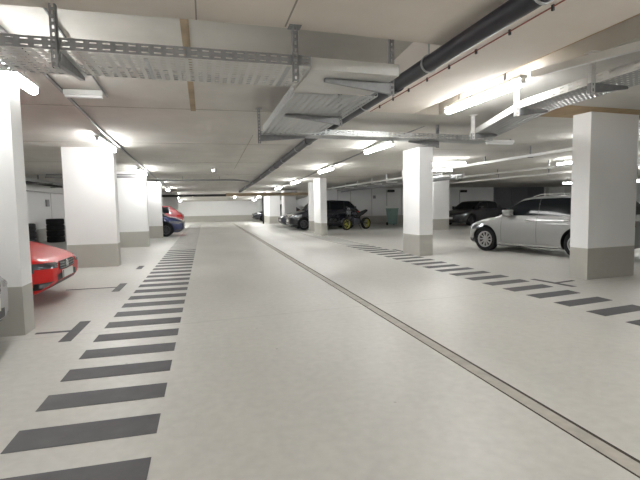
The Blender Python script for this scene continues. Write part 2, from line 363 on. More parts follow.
# ------------------------------------------------------------------ cable trays
def wedge_arm(t, a, b, w=.04, h0=.10, h1=.03):   # cantilever arm from a to b, deeper at a
    a, b = Vector(a), Vector(b); d = (b-a).normalized(); s = Vector((-d.y, d.x, 0))*w/2
    mb = MB()
    mb.hexa([a-s-Vector((0,0,h0)), b-s-Vector((0,0,h1)), b+s-Vector((0,0,h1)), a+s-Vector((0,0,h0))], [a-s, b-s, b+s, a+s])
    return mb.build('bracket_arm', M['galvd'], t)
def post(t, x, y, z0, z1, w=.045, m='galvd'):
    mb = MB().box(x-w/2, x-w/2+.004, y-w/2, y+w/2, z0, z1).box(x+w/2-.004, x+w/2, y-w/2, y+w/2, z0, z1)
    n = max(4, int((z1-z0)/.05)); mb.perf((x-w/2, y-w/2, z0), (w, 0, 0), (0, 0, z1-z0), 1, n, .35, .5)
    mb.box(x-.05, x+.05, y-.05, y+.05, z1-.008, z1-.001)
    return mb.build('hanger_post', M[m], t)
ZT = 2.5
# T1 : across the lane on the left, slightly out of square like the beam
t = empty('cable_tray', (0, 0, 0), label='perforated cable tray crossing the upper left under the ceiling', cat='cable tray', group='galvanised cable trays')
xa, xb = -3.4, .90
ya = lambda x: 3.77+.035*(x+1)
yf = lambda x: 4.46+.01*(x+1)
p = MB(); p.perf((xa, ya(xa), ZT), (xb-xa, ya(xb)-ya(xa), 0), (0, .68, 0), 60, 10, .5, .45); p.build('tray_bottom', M['plate'], t, solid=.002)
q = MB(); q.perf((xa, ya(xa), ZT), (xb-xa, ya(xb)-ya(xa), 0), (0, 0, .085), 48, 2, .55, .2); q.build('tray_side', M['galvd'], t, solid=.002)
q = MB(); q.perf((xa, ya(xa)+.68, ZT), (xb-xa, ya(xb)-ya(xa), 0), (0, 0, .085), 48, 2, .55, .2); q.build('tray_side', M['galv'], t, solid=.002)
MB().box(.70, .74, 3.87, 4.5, ZT-.006, ZT-.002).build('joint_strip', M['galv'], t)
MB().box(-.42, -.39, 3.86, 4.46, ZT-.006, ZT-.002).build('joint_strip', M['galv'], t)
post(t, -1.0, ya(-1)-.03, 2.36, 3.165); wedge_arm(t, (-1.0, 3.8, ZT-.004), (-1.0, 4.5, ZT-.004))
post(t, .76, ya(.76)-.03, 2.36, 2.799)
# junction plate
t = empty('tray_junction_plate', (0, 0, 0), label='smooth pale sheet joining the two overhead trays beside the black pipe', cat='cable tray')
MB().hexa([(.92, 3.92, ZT), (1.75, 3.98, ZT), (1.75, 4.72, ZT), (.92, 4.72, ZT)], [(.92, 3.92, ZT+.003), (1.75, 3.98, ZT+.003), (1.75, 4.72, ZT+.003), (.92, 4.72, ZT+.003)]).build('plate', M['plate'], t)
MB().hexa([(.92, 3.91, ZT), (1.75, 3.97, ZT), (1.75, 3.975, ZT), (.92, 3.915, ZT)], [(.92, 3.91, ZT+.1), (1.75, 3.97, ZT+.1), (1.75, 3.975, ZT+.1), (.92, 3.915, ZT+.1)]).build('plate_edge', M['plate'], t)
post(t, 1.78, 4.22, 2.38, zc(4.22)-.012); wedge_arm(t, (1.755, 4.22, ZT-.004), (1.1, 4.16, ZT-.004))
# T2 : down the lane
t = empty('cable_tray', (0, 0, 0), label='perforated cable tray running away beside and below the black pipe', cat='cable tray', group='galvanised cable trays')
p = MB(); p.perf((.93, 4.76, ZT), (0, 2.58, 0), (.92, 0, 0), 42, 12, .5, .35); p.build('tray_bottom', M['galv'], t, solid=.002)
for x in (.93, 1.85):
    q = MB(); q.perf((x, 4.76, ZT), (0, 2.58, 0), (0, 0, .10), 26, 2, .6, .3); q.build('tray_side', M['galv'], t, solid=.002)
post(t, 1.78, 5.95, 2.38, zc(5.95)-.005); wedge_arm(t, (1.76, 5.95, ZT-.004), (1.02, 5.84, ZT-.004))
# T3 : across to the right
t = empty('cable_tray', (0, 0, 0), label='narrow cable tray crossing above the lane, in front of the middle column', cat='cable tray', group='galvanised cable trays')
sl = .095
Q = lambda x, y: (x, y+(x-.93)*sl, ZT)
p = MB(); p.perf(Q(.93, 7.42), (4.4, 4.4*sl, 0), (0, .42, 0), 66, 7, .5, .35); p.build('tray_bottom', M['galv'], t, solid=.002)
for y in (7.36, 7.78):
    q = MB(); q.perf(Q(.93, y), (4.4, 4.4*sl, 0), (0, 0, .085), 50, 2, .6, .3); q.build('tray_side', M['galv'], t, solid=.002)
post(t, .90, 7.62, 2.36, zc(7.62)-.005); wedge_arm(t, (.92, 7.62, ZT-.004), (1.68, 7.7, ZT-.004))
post(t, 4.3, 8.0, 2.38, 2.84); wedge_arm(t, (4.28, 8.0, ZT-.004), (3.7, 7.96, ZT-.004))
# T4 : right tray curving toward the camera
t = empty('cable_tray', (0, 0, 0), label='bright-edged cable tray curving along the upper right under the big lamp', cat='cable tray', group='galvanised cable trays')
pts = [(3.82, 1.6), (3.80, 3.2), (3.79, 4.0), (3.83, 5.0), (4.05, 5.7), (4.33, 6.55), (4.6, 7.4)]
for (x0, y0), (x1, y1) in zip(pts, pts[1:]):
    n = max(4, int(math.hypot(x1-x0, y1-y0)/.06))
    p = MB(); p.perf((x0, y0, ZT), (x1-x0, y1-y0, 0), (.5, 0, 0), n, 7, .5, .4); p.build('tray_bottom', M['galvm'], t, solid=.002)
    for dx in (0, .5):
        q = MB(); q.perf((x0+dx, y0, ZT), (x1-x0, y1-y0, 0), (0, 0, .085), n//2, 2, .5, .2); q.build('tray_side', M['plate'], t, solid=.002)  # paler metal puts the neighbouring lamp's light into the side colour
for (x, y) in ((3.75, 2.8), (3.72, 3.86), (3.76, 5.04), (4.38, 6.98)):
    post(t, x+.03, y, 2.40, 2.8-.002, m='house'); wedge_arm(t, (x, y, ZT-.004), (x+.5, y+.04, ZT-.004))
# T5 : far tray over the right bays
t = empty('cable_tray', (0, 0, 0), label='far cable tray over the bays behind the middle column', cat='cable tray', group='galvanised cable trays')
MB().box(7.3, 7.7, 14, 27.5, 2.26, 2.27).build('tray_bottom', M['galvd'], t)
for x in (7.3, 7.7): MB().box(x, x+.01, 14, 27.5, 2.26, 2.34).build('tray_side', M['house'], t)
for y in (16.2, 17.8, 19.5, 21.5, 23.5, 26): MB().box(7.26, 7.3, y, y+.04, 2.2, zc(y)-.005).box(7.26, 7.75, y, y+.04, 2.2, 2.24).build('hanger_post', M['house'], t)

# ------------------------------------------------------------------ pipes
t = empty('drain_pipe', (2.14, 0, 2.68), label='thick black pipe running the whole lane under the ceiling', cat='pipe')
PZ = [(y, min(2.69, zc(y, 3)-.105)) for y in (-4, 7, 9.6, 12, 16, 20, 26, 29.2)]
MB().tube([(0, y, z-2.69) for y, z in PZ], .075, 20).build('pipe_run', M['pipe'], t, smooth=40)
for y in (2.6, 4.15, 5.95, 8.6, 10.6, 12.6, 15, 17.5, 20.5, 24):
    z = min(2.69, zc(y, 3)-.105)-2.69
    MB().lathe([(.077, -.012), (.085, -.012), (.085, .012), (.077, .012)], 20, 'y', (0, y, z), close=True).tube([(0, y, z+.08), (0, y, max(zc(y, 2.14)-2.70, z+.1))], .008, 6).build('pipe_clamp', M['galv'], t)
for y in (4.95, 9.5, 14): 
    z = min(2.69, zc(y, 3)-.105)-2.69
    MB().lathe([(.073, -.06), (.088, -.06), (.088, .06), (.073, .06)], 20, 'y', (0, y, z), close=True).build('pipe_sleeve', M['pipe'], t)
t = empty('warning_cable', (2.56, 0, 2.79), label='thin red-brown cable clipped to the soffit right of the black pipe', cat='cable')
MB().tube([(0, -2, -.006), (0, 6.9, -.006)], .0055, 6).build('cable_run', M['red_c'], t)
for k in range(12): MB().box(-.008, .008, 1.0+k*.5, 1.02+k*.5, -.035, .008).build('cable_clip', M['dark'], t)
t = empty('lit_edge_strip', (2.33, 0, 2.79), label='thin white strip standing in for the lit soffit edge right of the black pipe', cat='cable')  # white tube drawn for the lit lower edge of the soffit band
MB().tube([(0, -2, -.012), (0, 6.9, -.012)], .013, 8).build('conduit_run', M['house'], t)
t = empty('cross_pipe', (0, 18.7, 2.38), label='thin grey pipe crossing the lane and joining the black pipe', cat='pipe')
MB().tube([(-3.2, 0, 0), (1.0, 0, 0), (1.3, .1, .0), (1.84, 1.4, 0)], .035, 10).build('pipe_run', M['galvd'], t, smooth=40)
for x in (-2.4, -.8, .6): MB().tube([(x, 0, .03), (x, 0, .152)], .01, 6).build('pipe_hanger', M['galvd'], t)
t = empty('cross_pipe', (0, 18.0, 2.35), label='pair of grey pipes crossing above the third left column', cat='pipe')
for dz, dy in ((0, -1.6), (.08, -1.5)): MB().tube([(-4.9, dy, dz+.02), (-2.05, dy, dz+.02)], .03, 8).build('pipe_run', M['galvd'], t, smooth=40)
t = empty('bay_pipe', (-5.6, 9, 2.38), label='bundle of grey pipes under the ceiling over the left bays', cat='pipe')
for dx, dz, m in ((0, 0, 'galvd'), (.3, -.05, 'galv'), (-.35, -.04, 'pipe')): MB().tube([(dx, 0, dz), (dx, 13, dz-.05)], .045, 8).build('pipe_run', M[m], t, smooth=40)
for y in (2, 6, 9, 12): MB().box(-.5, .45, y, y+.04, -.16, -.12).box(-.02, .02, y, y+.04, -.12, zc(9+y)-2.38-.003).build('pipe_hanger', M['galvd'], t)
tag(MB().box(XL+.002, XL+.32, 12, 26.4, 2.06, 2.36, bev=.01).build('air_duct', M['house']), 'white boxed duct along the top of the left wall', 'duct')
t = empty('bay_pipe', (8.0, 14, 2.22), label='dark pipes under the ceiling behind the middle column', cat='pipe')
for dx, dz in ((0, 0), (.25, -.04), (.5, .03)): MB().tube([(dx, 0, dz), (dx, 13.5, dz-.04)], .06, 8).build('pipe_run', M['galvd'], t, smooth=40)
t = empty('roof_hose', (0, 0, 0), label='thin grey conduit on the ceiling leading to the white box light', cat='cable')
MB().tube([(-1.3, 4.6, zc(4.6)-.014), (-1.3, 7.25, zc(7.25)-.014)], .012, 6).build('conduit_run', M['galvd'], t)

# ------------------------------------------------------------------ small fittings
t = empty('emergency_light', (-1.55, 7.0, zc(7.0)-.08), label='white rectangular emergency light on the ceiling between the first two left lamps', cat='emergency light')
MB().box(-.25, .25, -.05, .05, 0, .075, bev=.01).build('light_housing', M['house'], t)
MB().box(-.235, .235, -.04, .04, -.03, 0, bev=.008).build('light_diffuser', M['wall'], t)
t = empty('emergency_light', (6.7, 9.5, 2.70), label='white rectangular fitting on the ceiling left of the large right column', cat='emergency light')
MB().box(-.36, .36, -.05, .05, 0, .07, bev=.01).build('light_housing', M['house'], t)
MB().box(-.34, .34, -.04, .04, -.03, 0, bev=.008).build('light_diffuser', M['wall'], t)
MB().box(-.3, -.27, -.01, .01, .07, .097).box(.27, .3, -.01, .01, .07, .097).build('mount', M['galvd'], t)
t = empty('spot_lamp', (.3, 15.4, 2.50), label='small lit ceiling spot above the middle of the lane', cat='ceiling lamp')
MB().lathe([(.001, .11), (.06, .11), (.06, .05), (.04, .03), (.001, .03)], 16, 'z').build('lamp_base', M['house'], t, smooth=40)
MB().lathe([(.001, -.03), (.035, -.02), (.045, .01), (.038, .03)], 16, 'z').build('lamp_glass', M['spot'], t, smooth=40)
t = empty('spot_lamp', (2.05, 33, 1.97), label='tiny lit spot at the far end of the lane under the low ceiling', cat='ceiling lamp')
MB().lathe([(.001, .28), (.03, .28), (.03, .1), (.08, .08), (.001, .08)], 16, 'z').build('lamp_base', M['house'], t, smooth=40)
MB().lathe([(.001, -.09), (.07, -.06), (.09, 0), (.075, .08)], 16, 'z').build('lamp_glass', M['spot'], t, smooth=40)
def wallbox_small(x, y, z, label, w=.5, h=.16, m='dark', ax='y', cable=True):
    t = empty('wall_fitting', (x, y, z), 0 if ax == 'y' else PI/2, label=label, cat='wall fitting')
    MB().box(-w/2, w/2, -.08, 0, -h/2, h/2, bev=.01).build('casing', M[m], t)
    if cable: MB().box(-w/2-.06, -w/2-.03, -.02, 0, -1.0, h/2).build('cable_run', M['galvd'], t)
wallbox_small(12.15, YW-.002, 2.17, 'small dark box on the wall above the green bin')
wallbox_small(17.6, YW-.002, 2.1, 'small dark box on the grey wall above the dark saloon')
wallbox_small(10.95, YW-.012, 1.78, 'small grey socket box on the white wall above the motorcycle', .18, .2, 'galvd', cable=False)
wallbox_small(XL+.002, 22.4, 1.62, 'small grey socket box on the left wall above the tyre stacks', .3, .3, 'galvd', ax='x', cable=False)
t = empty('wall_cabinet', (24.8, YW-.002, 1.6), label='white wall cabinet seen above the silver car roof', cat='cabinet')
MB().box(-.42, .42, -.3, 0, 0, .72, bev=.01).build('casing', M['house'], t)
MB().box(-.38, .38, -.312, -.3, .04, .68).build('cabinet_door', M['wall'], t)
tag(MB().box(4.1, 4.2, 34.0, 34.1, 0, 2.1, bev=.01).build('dark_post', M['dark']), 'tall thin dark post right beside the distant black car', 'pipe casing')  # narrow dark upright next to the distant column

# ------------------------------------------------------------------ tyres
def tyre_mesh(R=.32, w=.21, ri=.2, n=36):
    pr = [(ri, -w*.38), (ri+.02, -w*.45), (R*.86, -w*.5), (R*.96, -w*.46), (R, -w*.36), (R, -.06*w), (R-.008, -.04*w), (R-.008, .04*w), (R, .06*w), (R, w*.36), (R*.96, w*.46), (R*.86, w*.5), (ri+.02, w*.45), (ri, w*.38)]
    return pr
nm = ['lowest', 'second lowest', 'second from the top', 'topmost']
tm = None
for (x, y, sn, n, w) in ((-6.02, 15.8, 'the leftmost stack behind the red car', 4, .235), (-5.30, 15.5, 'the middle stack behind the red car', 4, .232), (-5.98, 20.9, 'the stack beside the second left column', 4, .24)):
    for k in range(n):
        mb = MB().lathe(tyre_mesh(.33, w-.004), 36, 'z', close=True)
        o = mb.build('car_tyre', M['rubber'], smooth=35); o.location = (x+random.uniform(-.01, .01), y+random.uniform(-.01, .01), w/2+k*w)
        tag(o, 'black tyre, %s of %s' % (nm[k], sn), 'tyre', 'stacked tyres')

# ------------------------------------------------------------------ cars
def interp(tab, s):
    if s <= tab[0][0]: return tab[0][1]
    for (a, u), (b, v) in zip(tab, tab[1:]):
        if s <= b:
            k = (s-a)/(b-a); k = k*k*(3-2*k) if False else k
            return u+(v-u)*k
    return tab[-1][1]
def smooth_tab(tab, r):   # moving average of the piecewise table
    def f(s):
        return sum(interp(tab, s+r*(i-4)/4) for i in range(9))/9
    return f
class Car:
    def __init__(c, L, W, H, xa, r0, r1, rb, hood, nose, belt_r, tail, fo, wb, wr, gc=.17, tailflat=.1):
        c.L, c.W, c.H, c.wb, c.fo, c.wr, c.gc = L, W/2, H, wb, fo, wr, gc
        c.xa, c.r0, c.r1, c.rb = xa, r0, r1, rb
        top = [(0, nose-.10), (.06, nose-.02), (.18, nose+.02), (xa*.55, (nose+hood)/2+.045), (xa, hood), (r0-.15, H-.065), (r0+.15, H-.015), ((r0+r1)/2, H), (r1, H-.045), (rb, belt_r+.03), (L-.12, tail), (L, tail-.12)]
        if rb > L-.15: top = top[:9]+[(rb-.12, belt_r+.06), (L-.04, belt_r-.05), (L, belt_r-.14)]
        c.top = smooth_tab(top, .07)
        c.belt_tab = smooth_tab([(0, nose-.12), (.18, nose-.02), (xa, hood-.03), (xa+.4, hood+.0), (rb-.2, belt_r), (L-.1, min(tail, belt_r)-.02), (L, tail-.16)], .08)
    def zb(c, s):
        e = .17 - 0
        if s < .35: e = .17+.15*((.35-s)/.35)**2.5
        if s > c.L-.4: e = .19+.16*((s-c.L+.4)/.4)**2
        return e
    def Wd(c, s):
        w = c.W
        a = .9
        if s < a: w *= 1-.10*((a-s)/a)**2 - .20*max(0, (.22-s)/.22)**2
        if s > c.L-a: w *= 1-.07*((s-c.L+a)/a)**2 - .10*max(0, (s-c.L+.15)/.15)**2
        return w
    def belt(c, s): return min(c.belt_tab(s), c.top(s)-.012)
    def sec(c, s):
        W, zb, zs, zt = c.Wd(s), c.zb(s), c.belt(s), c.top(s)
        g = max(0., min(1., (zt-zs-.05)/.30))
        h = zs-zb
        P = [(0, zb), (W*.82, zb), (W*.93, zb+.03), (W*.965, zb+.10*h+.02), (W*.985, zb+.28*h), (W, zb+.52*h), (W*.993, zb+.74*h), (W*.975, zb+.9*h), (W*.935, zs-.0)]
        wt = W*(.90*(1-g)) + g*(W-c.gc-.02)
        P += [(W*.935*.75+wt*.25 if g > .3 else W*.90, zs+(zt-zs)*.28), (W*.935*.45+wt*.55 if g > .3 else W*.82, zs+(zt-zs)*.6), (wt if g > .3 else W*.7, zs+(zt-zs)*.86), (wt*.90 if g > .3 else W*.52, zs+(zt-zs)*.955), (wt*.55 if g > .3 else W*.3, zt-.003), (0, zt)]
        return P
    def ys(c, s, z):
        P = c.sec(s)[2:]
        for (y0, z0), (y1, z1) in zip(P, P[1:]):
            if z0 <= z <= z1 and z1 > z0: return y0+(y1-y0)*(z-z0)/(z1-z0)
        return 0
    def zt_at(c, s, y):
        P = c.sec(s)[8:]; y = abs(y)
        for (y0, z0), (y1, z1) in zip(P, P[1:]):
            if y1 <= y <= y0: return z0+(z1-z0)*(y0-y)/max(1e-6, y0-y1)
        return c.belt(s)
    def inside(c, s, y, z):
        P = c.sec(s)
        if z < P[0][1] or z > P[-1][1]: return False
        return abs(y) <= max(c.ys(s, z), P[1][0] if z < P[2][1] else 0)
    def sf(c, y, z, rear=False):
        for k in range(160):
            s = k*.006
            if rear: s = c.L-s
            if c.inside(s, y, z): return s
        return (.9 if not rear else c.L-.9)
    def X(c, s): return c.L/2-s

def ls(a, b, n): return [a+(b-a)*i/n for i in range(n+1)]
def patch_side(c, s0, s1, zb, zt, side, n=14, off=.006, m=4):
    f = lambda s, t: (c.X(s), side*(c.ys(s, zb(s)+(zt(s)-zb(s))*t)+off), zb(s)+(zt(s)-zb(s))*t)
    mb = MB(); mb.grid(f, ls(s0, s1, n), ls(0, 1, m)); return mb
def patch_end(c, y0, y1, zb, zt, rear=False, n=12, m=5, off=.01, mb=None):
    d = -1 if rear else 1
    def f(y, t):
        z = zb(y)+(zt(y)-zb(y))*t; s = c.sf(y, z, rear); return (c.X(s)+d*off, y*1.005, z)
    mb = mb or MB(); mb.grid(f, ls(y0, y1, n), ls(0, 1, m)); return mb
def wheel_parts(parent, x, y, r, side, rimm, spokes=10, w=.21, rname='wheel_rim'):
    t = MB().lathe(tyre_mesh(r, w, r*.66), 40, 'y', (x, y, r), close=True).build('wheel', M['rubber'], parent, smooth=35)
    ri = r*.67; yo = y+side*w*.36
    d = MB()
    d.lathe([(ri, side*-.02), (ri, side*.03), (ri-.02, side*.035), (ri-.03, side*.01), (ri-.03, side*-.02)], 40, 'y', (x, yo, r), close=True)
    d.lathe([(.001, side*.02), (.05, side*.02), (.06, side*.0), (.06, side*-.03)], 20, 'y', (x, yo, r))
    for k in range(spokes):
        a = 2*PI*k/spokes; ca, sa = math.cos(a), math.sin(a); hw = .014
        b = []
        for (rr, yy) in ((.045, -.02), (ri-.015, -.015)):
            for (sg, dy) in ((-1, 0), (1, 0), (1, .025), (-1, .025)):
                b.append((x+rr*ca-sg*hw*sa*(1 if rr < .1 else 1.4), yo+side*(yy+dy), r+rr*sa+sg*hw*ca*(1 if rr < .1 else 1.4)))
        d.add(b, [(0,1,2,3),(4,7,6,5),(0,4,5,1),(1,5,6,2),(2,6,7,3),(3,7,4,0)])
    d.build(rname, rimm, t, smooth=30)
    MB().lathe([(.001, side*-.03), (ri-.02, side*-.03)], 32, 'y', (x, yo, r)).build('brake_disc', M['dark'], t)

def make_car(c, name, loc, rz, label, cat, paint, rimm, glass_rear=None, lampm='lamp', doors=(), split=(), plate_f=True, rails=False, spokes=10, emblem=False, grille=True, chrome_sill=False, lamp=(.30, .10), taill=(.16,.2), wheels=True, numtext=None, dark_sill=False):
    root = empty(name, loc, rz, label=label, cat=cat)
    L = c.L
    ss = [0, .01, .03, .06, .1, .15, .2]+ls(.27, L-.27, 58)+[L-.2, L-.15, L-.1, L-.06, L-.03, L-.01, L]
    vs, fs = [], []
    np_ = len(c.sec(0)); ring = 2*np_-2
    for s in ss:
        P = c.sec(s)
        for y, z in P: vs.append((c.X(s), y, z))
        for y, z in reversed(P[1:-1]): vs.append((c.X(s), -y, z))
    for i in range(len(ss)-1):
        for k in range(ring): fs.append((i*ring+k, i*ring+(k+1) % ring, (i+1)*ring+(k+1) % ring, (i+1)*ring+k))
    fs += [tuple(range(ring)), tuple((len(ss)-1)*ring+k for k in range(ring-1, -1, -1))]
    mb = MB().add(vs, fs); body = mb.build('body', [M[paint], M['dark']], root)
    # wheel arches
    axles = (c.X(c.fo), c.X(c.fo+c.wb))
    cut = MB()
    for x in axles:
        for sd in (-1, 1):
            y1, y0 = sd*(c.W+.2), sd*(c.W-.26)
            n = 40; r = c.wr+.055
            v = [(x+r*math.cos(2*PI*k/n), y, c.wr+.015+r*math.sin(2*PI*k/n)) for y in (y0, y1) for k in range(n)]
            f = [(k, (k+1) % n, n+(k+1) % n, n+k) for k in range(n)]+[tuple(range(n)), tuple(range(2*n-1, n-1, -1))]
            cut.add(v, f)
    co = cut.build('cutter', M['dark'], root)
    md = body.modifiers.new('b', 'BOOLEAN'); md.object = co; md.operation = 'DIFFERENCE'; md.solver = 'EXACT'
    try: md.material_mode = 'TRANSFER'
    except Exception: pass
    dg = bpy.context.evaluated_depsgraph_get(); dg.update()
    me = bpy.data.meshes.new_from_object(body.evaluated_get(dg)); body.modifiers.clear(); body.data = me
    bpy.data.objects.remove(co, do_unlink=True)
    me.polygons.foreach_set('use_smooth', [True]*len(me.polygons))
    try: me.set_sharp_from_angle(angle=math.radians(38))
    except Exception: pass
    # glass
    G = M['glass']
    a0, a1 = c.xa+.02, c.r0-.02
    def ws(y, t): 
        hw = (c.W*.82)*(1-t)+(c.W-c.gc-.12)*t; s = a0+(a1-a0)*t; yy = y*hw; return (c.X(s)+.004, yy, c.zt_at(s, yy)+.006)
    MB().grid(ws, ls(-1, 1, 12), ls(0, 1, 8)).build('windscreen', G, root, smooth=60)
    b0, b1 = c.r1+.05, c.rb-.06
    def rw(y, t):
        hw = (c.W-c.gc-.12)*(1-t)+(c.W*.74)*t; s = b0+(b1-b0)*t; yy = y*hw; return (c.X(s)-.005, yy, c.zt_at(s, yy)+.007)
    MB().grid(rw, ls(-1, 1, 12), ls(0, 1, 8)).build('rear_window', G, root, smooth=60)
    # side windows: lower edge follows the belt, upper edge the roof
    lo = lambda s: c.belt(s)+.025
    hi = lambda s: max(lo(s)+.002, c.belt(s)+(c.top(s)-c.belt(s))*.86)
    sp = list(split)
    for sd in (-1, 1):
        for a, b in zip(sp, sp[1:]): patch_side(c, a+.012, b-.012, lo, hi, sd, 22).build('side_window', G, root, smooth=60)
        for b in sp[1:-1]: patch_side(c, b-.03, b+.03, lo, hi, sd, 2, off=.004).build('window_pillar', M['dark'], root)
        mbs = MB()
        for dsn in doors:
            for (u, w) in ((dsn-.004, dsn+.004),):
                f = lambda s, t: (c.X(s), sd*(c.ys(s, .30+(c.belt(dsn)-.30)*t)+.0015), .30+(c.belt(dsn)-.30)*t)
                mbs.grid(f, [u, w], ls(0, 1, 10))
        if doors: mbs.build('door_seam', M['dark'], root)
        for dsn in doors[1:]:
            zz = c.belt(dsn)-.10; y = c.ys(dsn-.15, zz)
            MB().box(c.X(dsn-.08), c.X(dsn-.26), min(sd*(y-.01), sd*(y+.03)), max(sd*(y-.01), sd*(y+.03)), zz-.014, zz+.014, bev=.006).build('door_handle', M[paint] if paint != 'p_silver' else M['chrome'], root)
        # mirror
        sm = c.xa+.42; y = c.W*.95; zz = c.belt(sm)+.10
        m_ = MB().box(c.X(sm-.06), c.X(sm+.08), min(sd*y, sd*(y+.2)), max(sd*y, sd*(y+.15)), zz-.05, zz+.04, bev=.035)
        m_.box(c.X(sm-.0), c.X(sm+.05), min(sd*(y-.12), sd*(y+.04)), max(sd*(y-.12), sd*(y+.04)), zz-.07, zz-.04)
        m_.build('side_mirror', M[paint], root, smooth=40)
        # sill strip
        f0, f1 = c.fo+c.wr+.1, c.fo+c.wb-c.wr-.1
        patch_side(c, f0, f1, lambda s: c.zb(s)+.02, lambda s: c.zb(s)+.085, sd, 10, .004).build('side_sill', M['dark'] if dark_sill else M['chrome'] if chrome_sill else M[paint], root, smooth=60)
        # headlamp wraps round the corner
        zn = c.top(.15)-.05; lz, ln = lamp
        h = patch_end(c, sd*c.W*.50, sd*c.W*.93, lambda y: zn-lz*.25-.06+.05*abs(y)/c.W, lambda y: zn-.05+.03*abs(y)/c.W*1.5, n=16)
        sA = c.sf(c.W*.93*.99, zn-.07)
        hs = patch_side(c, max(.05, sA-.02), sA+lz+.12, lambda s: zn-.135+.05*(s-sA)/lz, lambda s: zn-.015+.04*(s-sA)/lz, sd, 10, .008)
        h.add(hs.v, hs.f)
        h.build('headlamp', M[lampm], root, smooth=60)
        # tail lamp
        zt_ = c.belt(L-.2)-.06
        tl = patch_end(c, sd*c.W*.60, sd*c.W*.9, lambda y: zt_-.17, lambda y: zt_, rear=True, n=8)
        sB = c.sf(c.W*.88, zt_-.08, True)
        tl2 = patch_side(c, sB-.26, min(sB+.01, L-.02), lambda s: zt_-.13, lambda s: zt_-.01, sd, 8, .008); tl.add(tl2.v, tl2.f)
        tl.build('tail_lamp', M['tail'], root, smooth=60)
        if rails:
            y = c.W-c.gc-.06
            pr = [(c.X(s), sd*y, c.top(s)+(.035 if 0 < i < 9 else -.01)) for i, s in enumerate(ls(c.r0+.15, c.r1-.02, 9))]
            MB().tube(pr, .013, 8).build('roof_rail', M['chrome'], root, smooth=40)
        zf = .31
        patch_end(c, sd*c.W*.66, sd*c.W*.94, lambda y: zf-.06, lambda y: zf+.035, n=8, off=.008).build('fog_lamp_recess', M['dark'], root, smooth=60)
        fr = root.children[-1] if False else None
        patch_end(c, sd*c.W*.74, sd*c.W*.88, lambda y: zf-.035, lambda y: zf+.015, n=4, off=.014).build('fog_lamp', M['lamp'], root, smooth=60)
    zn = c.top(.15)-.05
    if grille:
        gr = patch_end(c, -c.W*.40, c.W*.40, lambda y: zn-.17+.05*abs(y)/c.W, lambda y: zn-.03, off=.009, n=14).build('grille', M['dark'], root, smooth=60)
        gb = MB()
        for q in range(3): patch_end(c, -c.W*.38, c.W*.38, lambda y: zn-.15+.04*q+.03*abs(y)/c.W, lambda y: zn-.142+.04*q+.03*abs(y)/c.W, off=.016, n=14, m=1, mb=gb)
        gb.build('grille_bar', M['chrome'], gr)
        if emblem: 
            s_ = c.sf(0, zn-.09); MB().lathe([(.001, .02), (.05, .018), (.055, .0)], 20, 'x', (c.X(s_)+.006, 0, zn-.09)).build('emblem', M['chrome'], gr, smooth=40)
    patch_end(c, -c.W*.5, c.W*.5, lambda y: .215, lambda y: min(.44, zn-.19)-.10*(abs(y)/c.W)**2, off=.008, n=12).build('air_intake', M['dark'], root, smooth=60)
    if plate_f:
        pz = min(.42, zn-.285); s_ = c.sf(0, pz+.05)
        pl = MB().box(c.X(s_)+.012, c.X(s_)+.024, -.26, .26, pz, pz+.115).build('number_plate', M['numpl'], root)
        MB().box(c.X(s_)+.0245, c.X(s_)+.0255, -.26, -.225, pz+.005, pz+.11).build('plate_band', M['p_blue'], pl)
        if numtext:
            gl = MB(); segs = {'L': [(0,0,.2,1),(0,0,1,.16)], 'M': [(0,0,.18,1),(.82,0,1,1),(.3,.5,.7,.9)], 'D': [(0,0,.2,1),(0,0,.8,.16),(0,.84,.8,1),(.8,.1,1,.9)], 'H': [(0,0,.2,1),(.8,0,1,1),(0,.42,1,.58)], '3': [(0,0,1,.15),(0,.42,1,.58),(0,.85,1,1),(.8,0,1,1)], '1': [(.4,0,.6,1)], '0': [(0,0,.2,1),(.8,0,1,1),(0,0,1,.15),(0,.85,1,1)], '5': [(0,0,1,.15),(0,.42,1,.58),(0,.85,1,1),(.8,0,1,.5),(0,.5,.2,1)]}
            yy = -.20
            for ch in numtext:
                if ch == ' ': yy += .04; continue
                for (a, b, c2, d2) in segs[ch]: gl.box(c.X(s_)+.0245, c.X(s_)+.0255, yy+a*.04, yy+c2*.04, pz+.02+b*.075, pz+.02+d2*.075)
                yy += .056
            gl.build('plate_lettering', M['dark'], pl)
    s_ = c.sf(0, .62, True)
    MB().box(c.X(s_)-.024, c.X(s_)-.008, -.26, .26, .56, .675).build('number_plate', M['numpl'], root)
    for x in axles:
        for sd in (-1, 1): wheel_parts(root, x, sd*(c.W-.125), c.wr, sd, rimm, spokes)
    return root

# red hatchback, nose to the lane
hatch = lambda: Car(4.28, 1.82, 1.45, 1.12, 1.95, 3.35, 4.20, .93, .665, 1.0, .98, .88, 2.63, .315)
make_car(hatch(), 'red_hatchback', (-2.09-2.14, 7.72, 0), 0, 'bright red hatchback with its nose out, behind the nearest left column', 'car', 'p_red', M['rimd'], lampm='lampd', doors=(1.35, 2.4, 3.3), split=(1.55, 2.42, 3.4), emblem=True, dark_sill=True)
make_car(Car(4.1, 1.76, 1.47, 1.05, 1.9, 3.3, 4.02, .95, .76, 1.0, .98, .83, 2.52, .31), 'white_hatchback', (-3.90, 4.30, 0), math.radians(7), 'white car at the left picture edge, only its front corner and number plate in view', 'car', 'p_white', M['rimd'], doors=(1.3, 2.35, 3.2), split=(1.5, 2.37, 3.3), emblem=True, numtext='HD L353')
# silver estate
est = Car(4.19, 1.80, 1.48, .96, 1.80, 3.60, 4.11, .95, .755, .98, .97, .66, 2.48, .325)
make_car(est, 'silver_estate_car', (8.73, 10.08, 0), math.radians(110), 'silver estate car partly behind the large right column', 'car', 'p_silver', M['rim'], doors=(1.17, 2.15, 3.1), split=(1.23, 2.17, 3.11, 3.80), rails=True, chrome_sill=True)
